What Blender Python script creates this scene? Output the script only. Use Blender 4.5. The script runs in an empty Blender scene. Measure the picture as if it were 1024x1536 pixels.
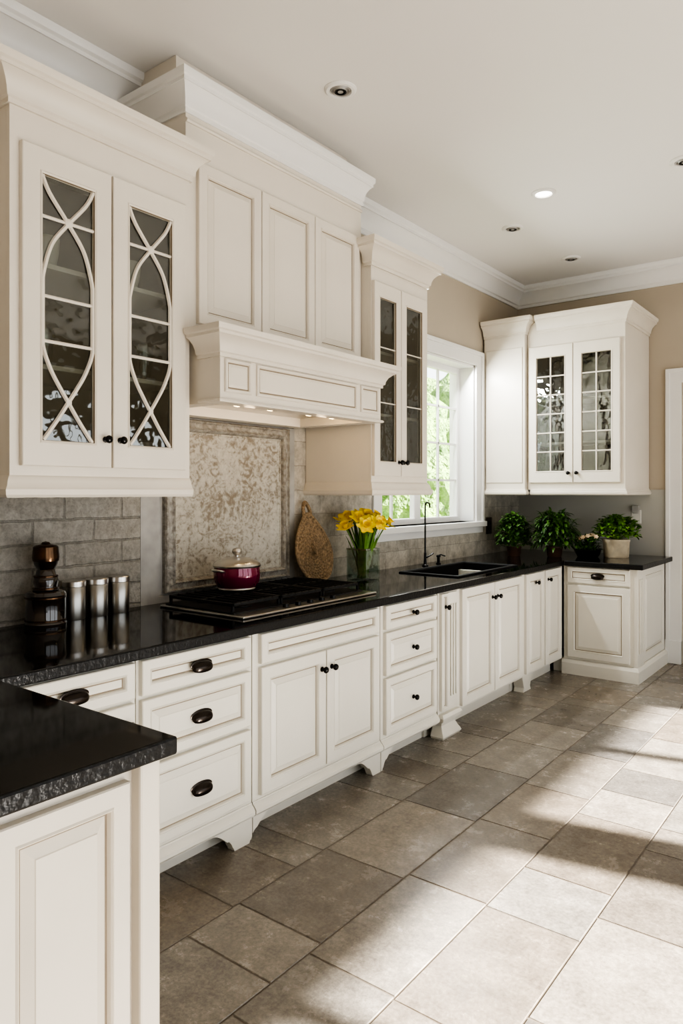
import bpy, bmesh, math, random
from mathutils import Vector, Matrix
random.seed(7)
scene=bpy.context.scene
COL=scene.collection
ORG={}
# ---------------------------------------------------------------- materials
def newmat(name):
    m=bpy.data.materials.new(name); m.use_nodes=True
    nt=m.node_tree; b=nt.nodes['Principled BSDF']
    return m,nt,b
def N(nt,t,**k):
    n=nt.nodes.new(t)
    for a,v in k.items(): setattr(n,a,v)
    return n
def rgb(c): return (c[0],c[1],c[2],1)
def simple(name,c,rough=.5,metal=0,var=.0,scale=5,bump=0,bscale=40,emit=None,es=0,coat=0,c2=None,detail=5,bdist=.01,spec=.5):
    m,nt,b=newmat(name)
    b.inputs['Roughness'].default_value=rough; b.inputs['Metallic'].default_value=metal
    b.inputs['Specular IOR Level'].default_value=spec
    if coat: b.inputs['Coat Weight'].default_value=coat
    tc=N(nt,'ShaderNodeTexCoord')
    no=N(nt,'ShaderNodeTexNoise'); no.inputs['Scale'].default_value=scale; no.inputs['Detail'].default_value=detail
    nt.links.new(tc.outputs['Object'],no.inputs['Vector'])
    r=N(nt,'ShaderNodeValToRGB'); r.color_ramp.elements[0].position=.3; r.color_ramp.elements[1].position=.7
    d=c2 if c2 else tuple(max(0,x*(1-var)) for x in c)
    r.color_ramp.elements[0].color=rgb(d); r.color_ramp.elements[1].color=rgb(c)
    nt.links.new(no.outputs['Fac'],r.inputs['Fac']); nt.links.new(r.outputs['Color'],b.inputs['Base Color'])
    if bump:
        n2=N(nt,'ShaderNodeTexNoise'); n2.inputs['Scale'].default_value=bscale
        nt.links.new(tc.outputs['Object'],n2.inputs['Vector'])
        bp=N(nt,'ShaderNodeBump'); bp.inputs['Strength'].default_value=bump; bp.inputs['Distance'].default_value=bdist
        nt.links.new(n2.outputs['Fac'],bp.inputs['Height']); nt.links.new(bp.outputs['Normal'],b.inputs['Normal'])
    if emit: b.inputs['Emission Color'].default_value=rgb(emit); b.inputs['Emission Strength'].default_value=es
    return m
PAINT=simple('cabinet_paint',(.72,.665,.575),.36,var=.07,scale=3)
PAINTW=simple('base_paint',(.73,.70,.62),.34,var=.06,scale=3)
GLAZE=simple('glaze_line',(.27,.215,.15),.5,var=.2,scale=8)
TRIM=simple('trim_white',(.78,.77,.74),.35,var=.02)
WALLP=simple('wall_paint',(.47,.41,.325),.8,var=.05,scale=2)
WALLG=simple('wall_grey',(.46,.45,.41),.7,var=.06,scale=2)
CEIL=simple('ceiling_paint',(.78,.76,.725),.85,var=.02,scale=1)
BLACK=simple('black_metal',(.012,.011,.010),.3,.6,var=.2)
SINKM=simple('black_composite',(.006,.006,.006),.6,var=.3,scale=60,spec=.2)
BRONZE=simple('dark_bronze',(.045,.036,.030),.25,.85,var=.3)
IRON=simple('cast_iron',(.012,.012,.012),.45,.3,bump=.2,bscale=120)
STEEL=simple('steel',(.66,.64,.61),.28,1,var=.15,scale=4)
SATIN=simple('satin_nickel',(.42,.41,.39),.5,.4,var=.2,scale=20)
TIN=simple('tin',(.46,.45,.42),.3,1,var=.3,scale=6)
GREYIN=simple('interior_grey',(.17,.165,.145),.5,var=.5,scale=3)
MAROON=simple('maroon_enamel',(.17,.003,.040),.1,.25,coat=.6)
MILL=simple('mill_lacquer',(.022,.010,.006),.12,0,c2=(.006,.004,.003),scale=14,coat=1)
COPPER=simple('bronze_band',(.10,.055,.028),.2,.85,var=.6,scale=20)
GRAN=simple('rattan',(.36,.25,.14),.75,var=.65,scale=70,bump=.8,bscale=90)
LEAF=simple('leaf',(.075,.165,.022),.5,c2=(.013,.05,.006),scale=12)
LEAF2=simple('leaf_light',(.17,.33,.04),.5,c2=(.05,.15,.015),scale=14)
STEM=simple('stem',(.16,.30,.05),.5,var=.4)
YEL=simple('petal',(.98,.84,.02),.5,c2=(.95,.70,.005),scale=20)
ORG_=simple('trumpet',(.97,.68,.005),.5,var=.15)
TERRA=simple('pot_brown',(.09,.045,.025),.5,var=.4,scale=10)
CREAMP=simple('pot_cream',(.66,.56,.40),.6,var=.2,scale=20,bump=.2)
SOIL=simple('soil',(.03,.02,.012),.95,bump=.5)
BULB=simple('bulb',(1,.9,.7),.4,emit=(1,.68,.32),es=14)
LITE=simple('downlight_lens',(1,1,1),.4,emit=(1,.95,.88),es=9)
OUTB=simple('outlet_bronze',(.07,.05,.035),.4,.5)
OUTW=simple('outlet_white',(.70,.68,.62),.4)
TREE=simple('tree_leaf',(.26,.40,.11),.9,c2=(.07,.14,.03),scale=5,bump=1,bscale=9,bdist=.2)
LAWN=simple('lawn',(.45,.52,.26),.9,var=.3,scale=2)
CANDLE=simple('candle',(.85,.78,.62),.6)
BOOK=simple('crockery',(.65,.62,.56),.3)
PINK=simple('bloom',(.75,.55,.35),.5)
GROUT=simple('floor_grout',(.16,.13,.10),.8,var=.3,scale=8)

def granite():
    m,nt,b=newmat('black_granite'); b.inputs['Roughness'].default_value=.06; b.inputs['Specular IOR Level'].default_value=.38
    tc=N(nt,'ShaderNodeTexCoord'); mp=N(nt,'ShaderNodeMapping'); mp.inputs['Scale'].default_value=(6,1.2,1); mp.inputs['Rotation'].default_value=(0,0,.5)
    no=N(nt,'ShaderNodeTexNoise'); no.inputs['Scale'].default_value=5; no.inputs['Detail'].default_value=12; no.inputs['Distortion'].default_value=1
    r=N(nt,'ShaderNodeValToRGB'); r.color_ramp.elements[0].position=.5; r.color_ramp.elements[1].position=.8
    r.color_ramp.elements[0].color=(.0022,.0022,.0026,1); r.color_ramp.elements[1].color=(.016,.0145,.0135,1)
    nt.links.new(tc.outputs['Object'],mp.inputs[0]); nt.links.new(mp.outputs[0],no.inputs['Vector']); nt.links.new(no.outputs['Fac'],r.inputs['Fac']); nt.links.new(r.outputs['Color'],b.inputs['Base Color'])
    return m
GRANITE=granite()
GEDGE=simple('granite_chiselled_edge',(.006,.006,.006),.42,bump=.35,bscale=60,bdist=.008,spec=.3)
def glassmat(name,tint,refl,rough=.02,edge=.6,wave=.25):
    m=bpy.data.materials.new(name); m.use_nodes=True; nt=m.node_tree; nt.nodes.clear()
    o=N(nt,'ShaderNodeOutputMaterial'); t=N(nt,'ShaderNodeBsdfTransparent'); t.inputs['Color'].default_value=rgb(tint)
    g=N(nt,'ShaderNodeBsdfGlossy'); g.inputs['Roughness'].default_value=rough
    g.inputs['Color'].default_value=(.9,.9,.88,1)
    mx=N(nt,'ShaderNodeMixShader'); lw=N(nt,'ShaderNodeLayerWeight'); lw.inputs['Blend'].default_value=.5
    pw=N(nt,'ShaderNodeMath',operation='POWER'); pw.inputs[1].default_value=4
    ad=N(nt,'ShaderNodeMath',operation='MULTIPLY_ADD'); ad.use_clamp=True; ad.inputs[1].default_value=edge; ad.inputs[2].default_value=refl
    nt.links.new(lw.outputs['Facing'],pw.inputs[0]); nt.links.new(pw.outputs[0],ad.inputs[0]); nt.links.new(ad.outputs[0],mx.inputs['Fac'])
    tc=N(nt,'ShaderNodeTexCoord'); no=N(nt,'ShaderNodeTexNoise'); no.inputs['Scale'].default_value=9
    bp=N(nt,'ShaderNodeBump'); bp.inputs['Strength'].default_value=wave; bp.inputs['Distance'].default_value=.012
    nt.links.new(tc.outputs['Object'],no.inputs['Vector']); nt.links.new(no.outputs['Fac'],bp.inputs['Height']); nt.links.new(bp.outputs['Normal'],g.inputs['Normal'])
    nt.links.new(t.outputs[0],mx.inputs[1]); nt.links.new(g.outputs[0],mx.inputs[2]); nt.links.new(mx.outputs[0],o.inputs['Surface'])
    return m
CABGLASS=glassmat('cabinet_glass',(.70,.72,.70),.12,wave=.5)
WINGLASS=glassmat('window_glass',(.98,.99,.98),.0,edge=.25)
VASEGL=glassmat('vase_glass',(.80,.86,.84),.14)

def tilemat(name,axes,bw,rh,mortar,c1,c2,cm,rough,nscale=4,bump=.4,offset=.5,dist=.004,vc=(.6,1.0),pos=(.32,.66)):
    m,nt,b=newmat(name)
    tc=N(nt,'ShaderNodeTexCoord'); s=N(nt,'ShaderNodeSeparateXYZ'); c=N(nt,'ShaderNodeCombineXYZ')
    nt.links.new(tc.outputs['Object'],s.inputs[0])
    nt.links.new(s.outputs[axes[0]],c.inputs[0]); nt.links.new(s.outputs[axes[1]],c.inputs[1])
    wn=N(nt,'ShaderNodeTexNoise'); wn.inputs['Scale'].default_value=14; nt.links.new(tc.outputs['Object'],wn.inputs['Vector'])
    wm=N(nt,'ShaderNodeVectorMath',operation='MULTIPLY_ADD'); wm.inputs[1].default_value=(.016,.016,0)
    nt.links.new(wn.outputs['Color'],wm.inputs[0]); nt.links.new(c.outputs[0],wm.inputs[2])
    br=N(nt,'ShaderNodeTexBrick'); br.offset=offset
    br.inputs['Scale'].default_value=1; br.inputs['Brick Width'].default_value=bw; br.inputs['Row Height'].default_value=rh
    br.inputs['Mortar Size'].default_value=mortar; br.inputs['Mortar Smooth'].default_value=.4
    br.inputs['Color1'].default_value=rgb(c1); br.inputs['Color2'].default_value=rgb(c2); br.inputs['Mortar'].default_value=rgb(cm)
    nt.links.new(wm.outputs[0],br.inputs['Vector'])
    no=N(nt,'ShaderNodeTexNoise'); no.inputs['Scale'].default_value=nscale; no.inputs['Detail'].default_value=12; no.inputs['Roughness'].default_value=.75
    nt.links.new(tc.outputs['Object'],no.inputs['Vector'])
    r=N(nt,'ShaderNodeValToRGB'); r.color_ramp.elements[0].position=pos[0]; r.color_ramp.elements[1].position=pos[1]
    v0,v1=vc; r.color_ramp.elements[0].color=(v0,v0*.97,v0*.93,1); r.color_ramp.elements[1].color=(v1,v1,v1,1)
    nt.links.new(no.outputs['Fac'],r.inputs['Fac'])
    mx=N(nt,'ShaderNodeMix',data_type='RGBA',blend_type='MULTIPLY'); mx.inputs['Factor'].default_value=1
    nt.links.new(br.outputs['Color'],mx.inputs['A']); nt.links.new(r.outputs['Color'],mx.inputs['B'])
    nt.links.new(mx.outputs['Result'],b.inputs['Base Color'])
    b.inputs['Roughness'].default_value=rough
    h=N(nt,'ShaderNodeMath',operation='MULTIPLY_ADD'); h.inputs[1].default_value=1.3
    inv=N(nt,'ShaderNodeMath',operation='SUBTRACT'); inv.inputs[0].default_value=1
    nt.links.new(br.outputs['Fac'],inv.inputs[1]); nt.links.new(no.outputs['Fac'],h.inputs[0]); nt.links.new(inv.outputs[0],h.inputs[2])
    bp=N(nt,'ShaderNodeBump'); bp.inputs['Strength'].default_value=bump; bp.inputs['Distance'].default_value=dist
    nt.links.new(h.outputs[0],bp.inputs['Height']); nt.links.new(bp.outputs['Normal'],b.inputs['Normal'])
    return m
BRICKM=tilemat('splash_brick',(1,2),.30,.105,.006,(.60,.58,.53),(.52,.505,.46),(.43,.415,.375),.6,nscale=30,bump=1,dist=.022,vc=(.6,1.15))
SPLASHM=tilemat('splash_marble',(1,2),.30,.15,.003,(.58,.54,.46),(.46,.43,.37),(.36,.33,.28),.35,nscale=11,bump=.4,dist=.006,vc=(.5,1.15))
def floormat():
    m,nt,b=newmat('stone_floor_tile')
    tc=N(nt,'ShaderNodeTexCoord'); at=N(nt,'ShaderNodeAttribute'); at.attribute_name='tone'; at.attribute_type='GEOMETRY'
    sc=N(nt,'ShaderNodeVectorMath',operation='SCALE'); sc.inputs['Scale'].default_value=37.0
    nt.links.new(at.outputs['Color'],sc.inputs[0])
    ad=N(nt,'ShaderNodeVectorMath',operation='ADD'); nt.links.new(tc.outputs['Object'],ad.inputs[0]); nt.links.new(sc.outputs[0],ad.inputs[1])
    n1=N(nt,'ShaderNodeTexNoise'); n1.inputs['Scale'].default_value=8; n1.inputs['Detail'].default_value=15; n1.inputs['Roughness'].default_value=.78; n1.inputs['Distortion'].default_value=.15
    n2=N(nt,'ShaderNodeTexNoise'); n2.inputs['Scale'].default_value=70; n2.inputs['Detail'].default_value=8; n2.inputs['Roughness'].default_value=.7
    for n in (n1,n2): nt.links.new(ad.outputs[0],n.inputs['Vector'])
    r=N(nt,'ShaderNodeValToRGB'); e=r.color_ramp.elements
    e[0].position=.30; e[0].color=(.135,.118,.100,1); e[1].position=.72; e[1].color=(.315,.282,.240,1)
    x=e.new(.50); x.color=(.215,.190,.160,1)
    nt.links.new(n1.outputs['Fac'],r.inputs['Fac'])
    r2=N(nt,'ShaderNodeMapRange'); r2.inputs['From Min'].default_value=.3; r2.inputs['From Max'].default_value=.7; r2.inputs['To Min'].default_value=.68; r2.inputs['To Max'].default_value=1.28
    nt.links.new(n2.outputs['Fac'],r2.inputs['Value'])
    m1=N(nt,'ShaderNodeMix',data_type='RGBA',blend_type='MULTIPLY'); m1.inputs['Factor'].default_value=1
    nt.links.new(r.outputs['Color'],m1.inputs['A']); nt.links.new(r2.outputs[0],m1.inputs['B'])
    rt=N(nt,'ShaderNodeValToRGB'); q=rt.color_ramp.elements
    q[0].position=0; q[0].color=(.64,.66,.70,1); q[1].position=1; q[1].color=(1.2,1.18,1.15,1)
    z=q.new(.35); z.color=(.95,.88,.80,1); z=q.new(.65); z.color=(.98,1.0,1.02,1)
    nt.links.new(at.outputs['Fac'],rt.inputs['Fac'])
    m2=N(nt,'ShaderNodeMix',data_type='RGBA',blend_type='MULTIPLY'); m2.inputs['Factor'].default_value=1
    nt.links.new(m1.outputs['Result'],m2.inputs['A']); nt.links.new(rt.outputs['Color'],m2.inputs['B'])
    nt.links.new(m2.outputs['Result'],b.inputs['Base Color'])
    rr=N(nt,'ShaderNodeMapRange'); rr.inputs['From Min'].default_value=.3; rr.inputs['From Max'].default_value=.7; rr.inputs['To Min'].default_value=.16; rr.inputs['To Max'].default_value=.32
    nt.links.new(n1.outputs['Fac'],rr.inputs['Value']); nt.links.new(rr.outputs[0],b.inputs['Roughness'])
    bp=N(nt,'ShaderNodeBump'); bp.inputs['Strength'].default_value=.25; bp.inputs['Distance'].default_value=.003
    nt.links.new(n2.outputs['Fac'],bp.inputs['Height']); nt.links.new(bp.outputs['Normal'],b.inputs['Normal'])
    return m
FLOORM=floormat()
def damask():
    m,nt,b=newmat('damask_stone')
    tc=N(nt,'ShaderNodeTexCoord')
    s=N(nt,'ShaderNodeSeparateXYZ'); nt.links.new(tc.outputs['Object'],s.inputs[0])
    ab=N(nt,'ShaderNodeMath',operation='ABSOLUTE'); nt.links.new(s.outputs[1],ab.inputs[0])
    c=N(nt,'ShaderNodeCombineXYZ'); nt.links.new(ab.outputs[0],c.inputs[0]); nt.links.new(s.outputs[2],c.inputs[1])
    no=N(nt,'ShaderNodeTexNoise'); no.inputs['Scale'].default_value=14; no.inputs['Detail'].default_value=4; no.inputs['Distortion'].default_value=2.5
    nt.links.new(c.outputs[0],no.inputs['Vector'])
    n2=N(nt,'ShaderNodeTexNoise'); n2.inputs['Scale'].default_value=34; n2.inputs['Detail'].default_value=12; n2.inputs['Roughness'].default_value=.8
    nt.links.new(tc.outputs['Object'],n2.inputs['Vector'])
    n3=N(nt,'ShaderNodeTexNoise'); n3.inputs['Scale'].default_value=3.5; nt.links.new(tc.outputs['Object'],n3.inputs['Vector'])
    a=N(nt,'ShaderNodeMath',operation='MULTIPLY_ADD'); a.inputs[1].default_value=1.5
    nt.links.new(n2.outputs['Fac'],a.inputs[0]); nt.links.new(no.outputs['Fac'],a.inputs[2])
    a2=N(nt,'ShaderNodeMath',operation='MULTIPLY_ADD'); a2.inputs[1].default_value=.7
    nt.links.new(n3.outputs['Fac'],a2.inputs[0]); nt.links.new(a.outputs[0],a2.inputs[2])
    a3=N(nt,'ShaderNodeMath',operation='MULTIPLY'); a3.inputs[1].default_value=.375; nt.links.new(a2.outputs[0],a3.inputs[0])
    r=N(nt,'ShaderNodeValToRGB'); e=r.color_ramp.elements
    e[0].position=.50; e[0].color=(.22,.185,.135,1); e[1].position=.70; e[1].color=(.52,.495,.43,1)
    x=e.new(.555); x.color=(.32,.29,.24,1); x=e.new(.595); x.color=(.43,.405,.345,1)
    nt.links.new(a3.outputs[0],r.inputs['Fac']); nt.links.new(r.outputs['Color'],b.inputs['Base Color'])
    b.inputs['Roughness'].default_value=.5
    bp=N(nt,'ShaderNodeBump'); bp.inputs['Strength'].default_value=.6; bp.inputs['Distance'].default_value=.008
    nt.links.new(a2.outputs[0],bp.inputs['Height']); nt.links.new(bp.outputs['Normal'],b.inputs['Normal'])
    return m
DAMASK=damask()
CARVED=simple('carved_frame',(.38,.36,.315),.45,c2=(.18,.16,.135),scale=34,bump=.8,bscale=45,bdist=.012)
GREYST=simple('grey_stone',(.40,.39,.365),.5,var=.25,scale=12)

# ---------------------------------------------------------------- mesh builder
def FX(x0): return lambda u,v,w:(x0+w,u,v)
def FY(y0): return lambda u,v,w:(u,y0-w,v)
def FZ(z0): return lambda u,v,w:(u,v,z0+w)
class B:
    def __init__(s): s.bm=bmesh.new()
    def face(s,vs,m=0):
        try:
            f=s.bm.faces.new(vs); f.material_index=m; return f
        except ValueError: return None
    def box(s,x0,x1,y0,y1,z0,z1,m=0):
        v=[s.bm.verts.new((x,y,z)) for x in (x0,x1) for y in (y0,y1) for z in (z0,z1)]
        for q in ((0,1,3,2),(4,6,7,5),(0,4,5,1),(2,3,7,6),(0,2,6,4),(1,5,7,3)): s.face([v[i] for i in q],m)
        return s
    def fbox(s,F,u0,u1,v0,v1,w0,w1,m=0):
        a=F(u0,v0,w0); b=F(u1,v1,w1)
        return s.box(min(a[0],b[0]),max(a[0],b[0]),min(a[1],b[1]),max(a[1],b[1]),min(a[2],b[2]),max(a[2],b[2]),m)
    def rings(s,F,u0,u1,v0,v1,rs,hole=False,mg=()):
        L=[]
        for k in rs:
            i,w=k[0],k[1]; j=k[2] if len(k)>2 else i
            L.append([s.bm.verts.new(F(*p)) for p in ((u0+i,v0+j,w),(u1-i,v0+j,w),(u1-i,v1-j,w),(u0+i,v1-j,w))])
        for k in range(len(L)-1):
            for q in range(4):
                s.face([L[k][q],L[k][(q+1)%4],L[k+1][(q+1)%4],L[k+1][q]],1 if k in mg else 0)
        if hole:
            for q in range(4): s.face([L[-1][q],L[-1][(q+1)%4],L[0][(q+1)%4],L[0][q]])
        else: s.face(L[-1]); s.face(L[0])
        return s
    def lathe(s,F,u,v,prof,seg=24,su=1,sv=1,m=0):
        R=[]
        for r,w in prof:
            if r<=1e-6: R.append([s.bm.verts.new(F(u,v,w))])
            else: R.append([s.bm.verts.new(F(u+su*r*math.cos(2*math.pi*i/seg),v+sv*r*math.sin(2*math.pi*i/seg),w)) for i in range(seg)])
        for k in range(len(R)-1):
            a,b=R[k],R[k+1]
            for i in range(seg):
                j=(i+1)%seg
                if len(a)==1 and len(b)==1: continue
                if len(a)==1: s.face([a[0],b[i],b[j]],m)
                elif len(b)==1: s.face([a[i],a[j],b[0]],m)
                else: s.face([a[i],a[j],b[j],b[i]],m)
        if len(R[0])>1: s.face(R[0],m)
        if len(R[-1])>1: s.face(R[-1],m)
        return s
    def tube(s,pts,r,seg=8,m=0,flat=1):
        pts=[Vector(p) for p in pts]; R=[]
        rr=r if isinstance(r,(list,tuple)) else [r]*len(pts)
        up=None
        for i,p in enumerate(pts):
            t=(pts[min(i+1,len(pts)-1)]-pts[max(i-1,0)]).normalized()
            if up is None: up=Vector((0,0,1)) if abs(t.z)<.9 else Vector((1,0,0))
            a=t.cross(up)
            if a.length<1e-4: a=t.cross(Vector((0,1,0)))
            a.normalize(); b=a.cross(t).normalized(); up=b
            R.append([s.bm.verts.new(p+rr[i]*(a*math.cos(2*math.pi*k/seg)+b*flat*math.sin(2*math.pi*k/seg))) for k in range(seg)])
        for k in range(len(R)-1):
            for i in range(seg):
                j=(i+1)%seg; s.face([R[k][i],R[k][j],R[k+1][j],R[k+1][i]],m)
        s.face(R[0],m); s.face(R[-1],m)
        return s
    def prism(s,F,poly,w0,w1,m=0):
        a=[s.bm.verts.new(F(u,v,w0)) for u,v in poly]; b=[s.bm.verts.new(F(u,v,w1)) for u,v in poly]
        n=len(poly); s.face(a,m); s.face(b,m)
        for i in range(n): s.face([a[i],a[(i+1)%n],b[(i+1)%n],b[i]],m)
        return s
    def sweep(s,path,prof,m=0,z0=0,sc=1,so=None):
        so=sc if so is None else so
        P=[Vector(p) for p in path]; n=len(P); R=[]
        nn=[]
        for i in range(n-1):
            d=(P[i+1]-P[i]).normalized(); nn.append(Vector((d.y,-d.x)))
        for i in range(n):
            if i==0: q=nn[0]
            elif i==n-1: q=nn[-1]
            else: q=(nn[i-1]+nn[i])/(1+nn[i-1].dot(nn[i]))
            R.append([s.bm.verts.new((P[i].x+q.x*o*so,P[i].y+q.y*o*so,z0+z*sc)) for o,z in prof])
        k=len(prof)
        for i in range(n-1):
            for j in range(k):
                s.face([R[i][j],R[i][(j+1)%k],R[i+1][(j+1)%k],R[i+1][j]],m)
        s.face(R[0],m); s.face(R[-1],m)
        return s
    def cells(s,F,us,vs,skip,w0,w1,m=0,ms=None):
        V={}
        ms=m if ms is None else ms
        def g(i,j,k):
            if (i,j,k) not in V: V[(i,j,k)]=s.bm.verts.new(F(us[i],vs[j],(w0,w1)[k]))
            return V[(i,j,k)]
        nu,nv=len(us)-1,len(vs)-1
        inc=lambda i,j:0<=i<nu and 0<=j<nv and not skip((us[i]+us[i+1])/2,(vs[j]+vs[j+1])/2)
        for i in range(nu):
            for j in range(nv):
                if not inc(i,j): continue
                for k in (0,1): s.face([g(i,j,k),g(i+1,j,k),g(i+1,j+1,k),g(i,j+1,k)],m)
                if not inc(i-1,j): s.face([g(i,j,0),g(i,j+1,0),g(i,j+1,1),g(i,j,1)],ms)
                if not inc(i+1,j): s.face([g(i+1,j,0),g(i+1,j+1,0),g(i+1,j+1,1),g(i+1,j,1)],ms)
                if not inc(i,j-1): s.face([g(i,j,0),g(i+1,j,0),g(i+1,j,1),g(i,j,1)],ms)
                if not inc(i,j+1): s.face([g(i,j+1,0),g(i+1,j+1,0),g(i+1,j+1,1),g(i,j+1,1)],ms)
        return s
    def done(s,name,mats,parent=None,bevel=0,smooth=False,label=None,category=None,kind=None,group=None,recalc=True,ang=35,origin=None):
        if recalc: bmesh.ops.recalc_face_normals(s.bm,faces=s.bm.faces[:])
        vs=[v.co for v in s.bm.verts]
        mn=[min(v[i] for v in vs) for i in range(3)]; mx=[max(v[i] for v in vs) for i in range(3)]
        o=Vector(origin) if origin is not None else Vector(((mn[0]+mx[0])/2,(mn[1]+mx[1])/2,mn[2]))
        bmesh.ops.translate(s.bm,verts=s.bm.verts[:],vec=-o)
        me=bpy.data.meshes.new(name); s.bm.to_mesh(me); s.bm.free()
        if not isinstance(mats,(list,tuple)): mats=[mats]
        for m in mats: me.materials.append(m)
        ob=bpy.data.objects.new(name,me); COL.objects.link(ob)
        if smooth:
            me.shade_smooth()
            try: me.set_sharp_from_angle(angle=math.radians(ang))
            except Exception: pass
        if bevel:
            md=ob.modifiers.new('bevel','BEVEL'); md.width=bevel; md.segments=2; md.limit_method='ANGLE'
        ORG[ob.name]=o.copy()
        if parent: ob.parent=parent; ob.location=o-ORG[parent.name]
        else: ob.location=o
        tag(ob,label,category,kind,group)
        return ob
def tag(ob,label=None,category=None,kind=None,group=None):
    if label: ob['label']=label
    if category: ob['category']=category
    if kind: ob['kind']=kind
    if group: ob['group']=group
def thing(name,loc,label,category,group=None,kind=None):
    e=bpy.data.objects.new(name,None); e.empty_display_size=.1; COL.objects.link(e); e.location=loc
    ORG[e.name]=Vector(loc); tag(e,label,category,kind,group); return e
def copy_thing(src,newloc,rot=None):
    n=src.copy(); COL.objects.link(n); n.location=newloc
    if rot is not None: n.rotation_euler=rot
    def rec(a,b):
        for ch in a.children:
            c=ch.copy(); COL.objects.link(c); c.parent=b; rec(ch,c)
    rec(src,n); return n

# ---------------------------------------------------------------- parts
def knob(F,u,v,w,parent,r=.016):
    return B().lathe(F,u,v,[(r*.75,w),(r*.75,w+.004),(r*.4,w+.007),(r*.4,w+.016),(r*.9,w+.02),(r,w+.027),(r*.75,w+.034),(0,w+.037)],16).done('knob',BLACK,parent,smooth=True,ang=50)
def cup(F,u,v,w,parent):
    b=B().lathe(F,u,v+.002,[(.018,w),(.018,w+.003),(.015,w+.005)],28,su=3.0,sv=1.15)
    nt_,np_=18,9; G=[]
    for i in range(nt_+1):
        th=math.pi*i/nt_; r=max(math.sin(th),.02)**.55
        G.append([b.bm.verts.new(F(u+.049*math.cos(th),v-.010+.027*r*math.cos(ph),w+.003+.026*r*math.sin(ph))) for ph in [math.radians(125)*k/np_ for k in range(np_+1)]])
    for i in range(nt_):
        for k in range(np_): b.face([G[i][k],G[i+1][k],G[i+1][k+1],G[i][k+1]])
    return b.done('cup_pull',BRONZE,parent,smooth=True,ang=60)
def raised(F,u0,u1,v0,v1,w,fw,parent,name,pull=None,mats=None,t=.022):
    mats=mats or [PAINTW,GLAZE]
    rs=[(0,w),(0,w+t-.003),(.003,w+t),(fw-.008,w+t),(fw-.004,w+t+.003),(fw,w+t-.001),(fw+.003,w+t-.012),(fw+.008,w+t-.012),(fw+.032,w+t-.002),(fw+.034,w+t)]
    mx=min(u1-u0,v1-v0)/2
    rs=[r for r in rs if r[0]<mx-.006]
    ob=B().rings(F,u0,u1,v0,v1,rs,mg=(6,)).done(name,mats,parent)
    if pull:
        for k,pu,pv in pull:
            (knob if k=='k' else cup)(F,pu,pv,w+t,ob)
    return ob
def catmull(P,n=8):
    out=[]
    for i in range(len(P)-1):
        p0=P[max(i-1,0)];p1=P[i];p2=P[i+1];p3=P[min(i+2,len(P)-1)]
        for k in range(n):
            t=k/n
            out.append(tuple(.5*((2*p1[a])+(-p0[a]+p2[a])*t+(2*p0[a]-5*p1[a]+4*p2[a]-p3[a])*t*t+(-p0[a]+3*p1[a]-3*p2[a]+p3[a])*t**3) for a in range(len(p1))))
    out.append(tuple(P[-1])); return out
def glassdoor(F,u0,u1,v0,v1,w,fw,fv,parent,style,pull=None):
    t=.022
    ob=B().rings(F,u0,u1,v0,v1,[(0,w),(0,w+t-.003),(.003,w+t),(fw-.012,w+t,fv-.012),(fw-.008,w+t+.004,fv-.008),(fw-.002,w+t,fv-.002),(fw,w+t-.008,fv),(fw,w,fv)],hole=True,mg=(5,)).done('door',[PAINT,GLAZE],parent)
    a0,a1,b0,b1=u0+fw,u1-fw,v0+fv,v1-fv
    B().fbox(F,a0,a1,b0,b1,w+.006,w+.009).done('glass_pane',CABGLASS,ob)
    b=B(); r=.0065; wm=w+.013
    def line(p,q,rr=None): b.tube([F(p[0],p[1],wm),F(q[0],q[1],wm)],rr or r,6)
    H=b1-b0; C=(a0+a1)/2; hw=(a1-a0)/2
    if style=='arch':
        g=[(0,1),(.06,.72),(.14,.12),(.165,-.06),(.25,-.62),(.36,-.93),(.44,-1),(.62,-1),(.72,-.72),(.80,-.30),(.85,0),(.92,.42),(1,.95)]
        for s in (1,-1):
            pts=catmull([(C+s*hw*x,b1-H*v) for v,x in g],6)
            b.tube([F(max(a0+.003,min(a1-.003,p[0])),p[1],wm) for p in pts],.0085,6)
        for v in (.155,.455,.625): line((a0,b1-H*v),(a1,b1-H*v))
        b.lathe(F,C,b1-H*.155,[(.014,wm),(.017,wm+.006),(.009,wm+.012),(0,wm+.014)],12)
        b.lathe(F,C,b1-H*.85,[(.010,wm),(.012,wm+.006),(0,wm+.010)],12)
    elif style=='grid':
        line((C,b0),(C,b1))
        for k in range(1,6): line((a0,b0+H*k/6),(a1,b0+H*k/6))
    elif style=='slim':
        line((a0+.004,b0),(a0+.004,b1),.004)
        for k in (.36,.70): line((a0,b0+H*k),(a1,b0+H*k),.004)
    b.done('muntins',PAINT,ob,smooth=True)
    if pull:
        for k,pu,pv in pull: knob(F,pu,pv,w+t,ob)
    return ob
CROWN=[(0,0),(.012,0),(.012,.018),(.022,.024),(.026,.045),(.038,.068),(.060,.088),(.078,.098),(.084,.098),(.084,.112),(.096,.118),(.100,.128),(.100,.145),(0,.145)]
RAIL=[(0,0),(.012,0),(.020,.008),(.022,.022),(.014,.030),(.014,.038),(.006,.044),(.004,.055),(0,.055)]

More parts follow.
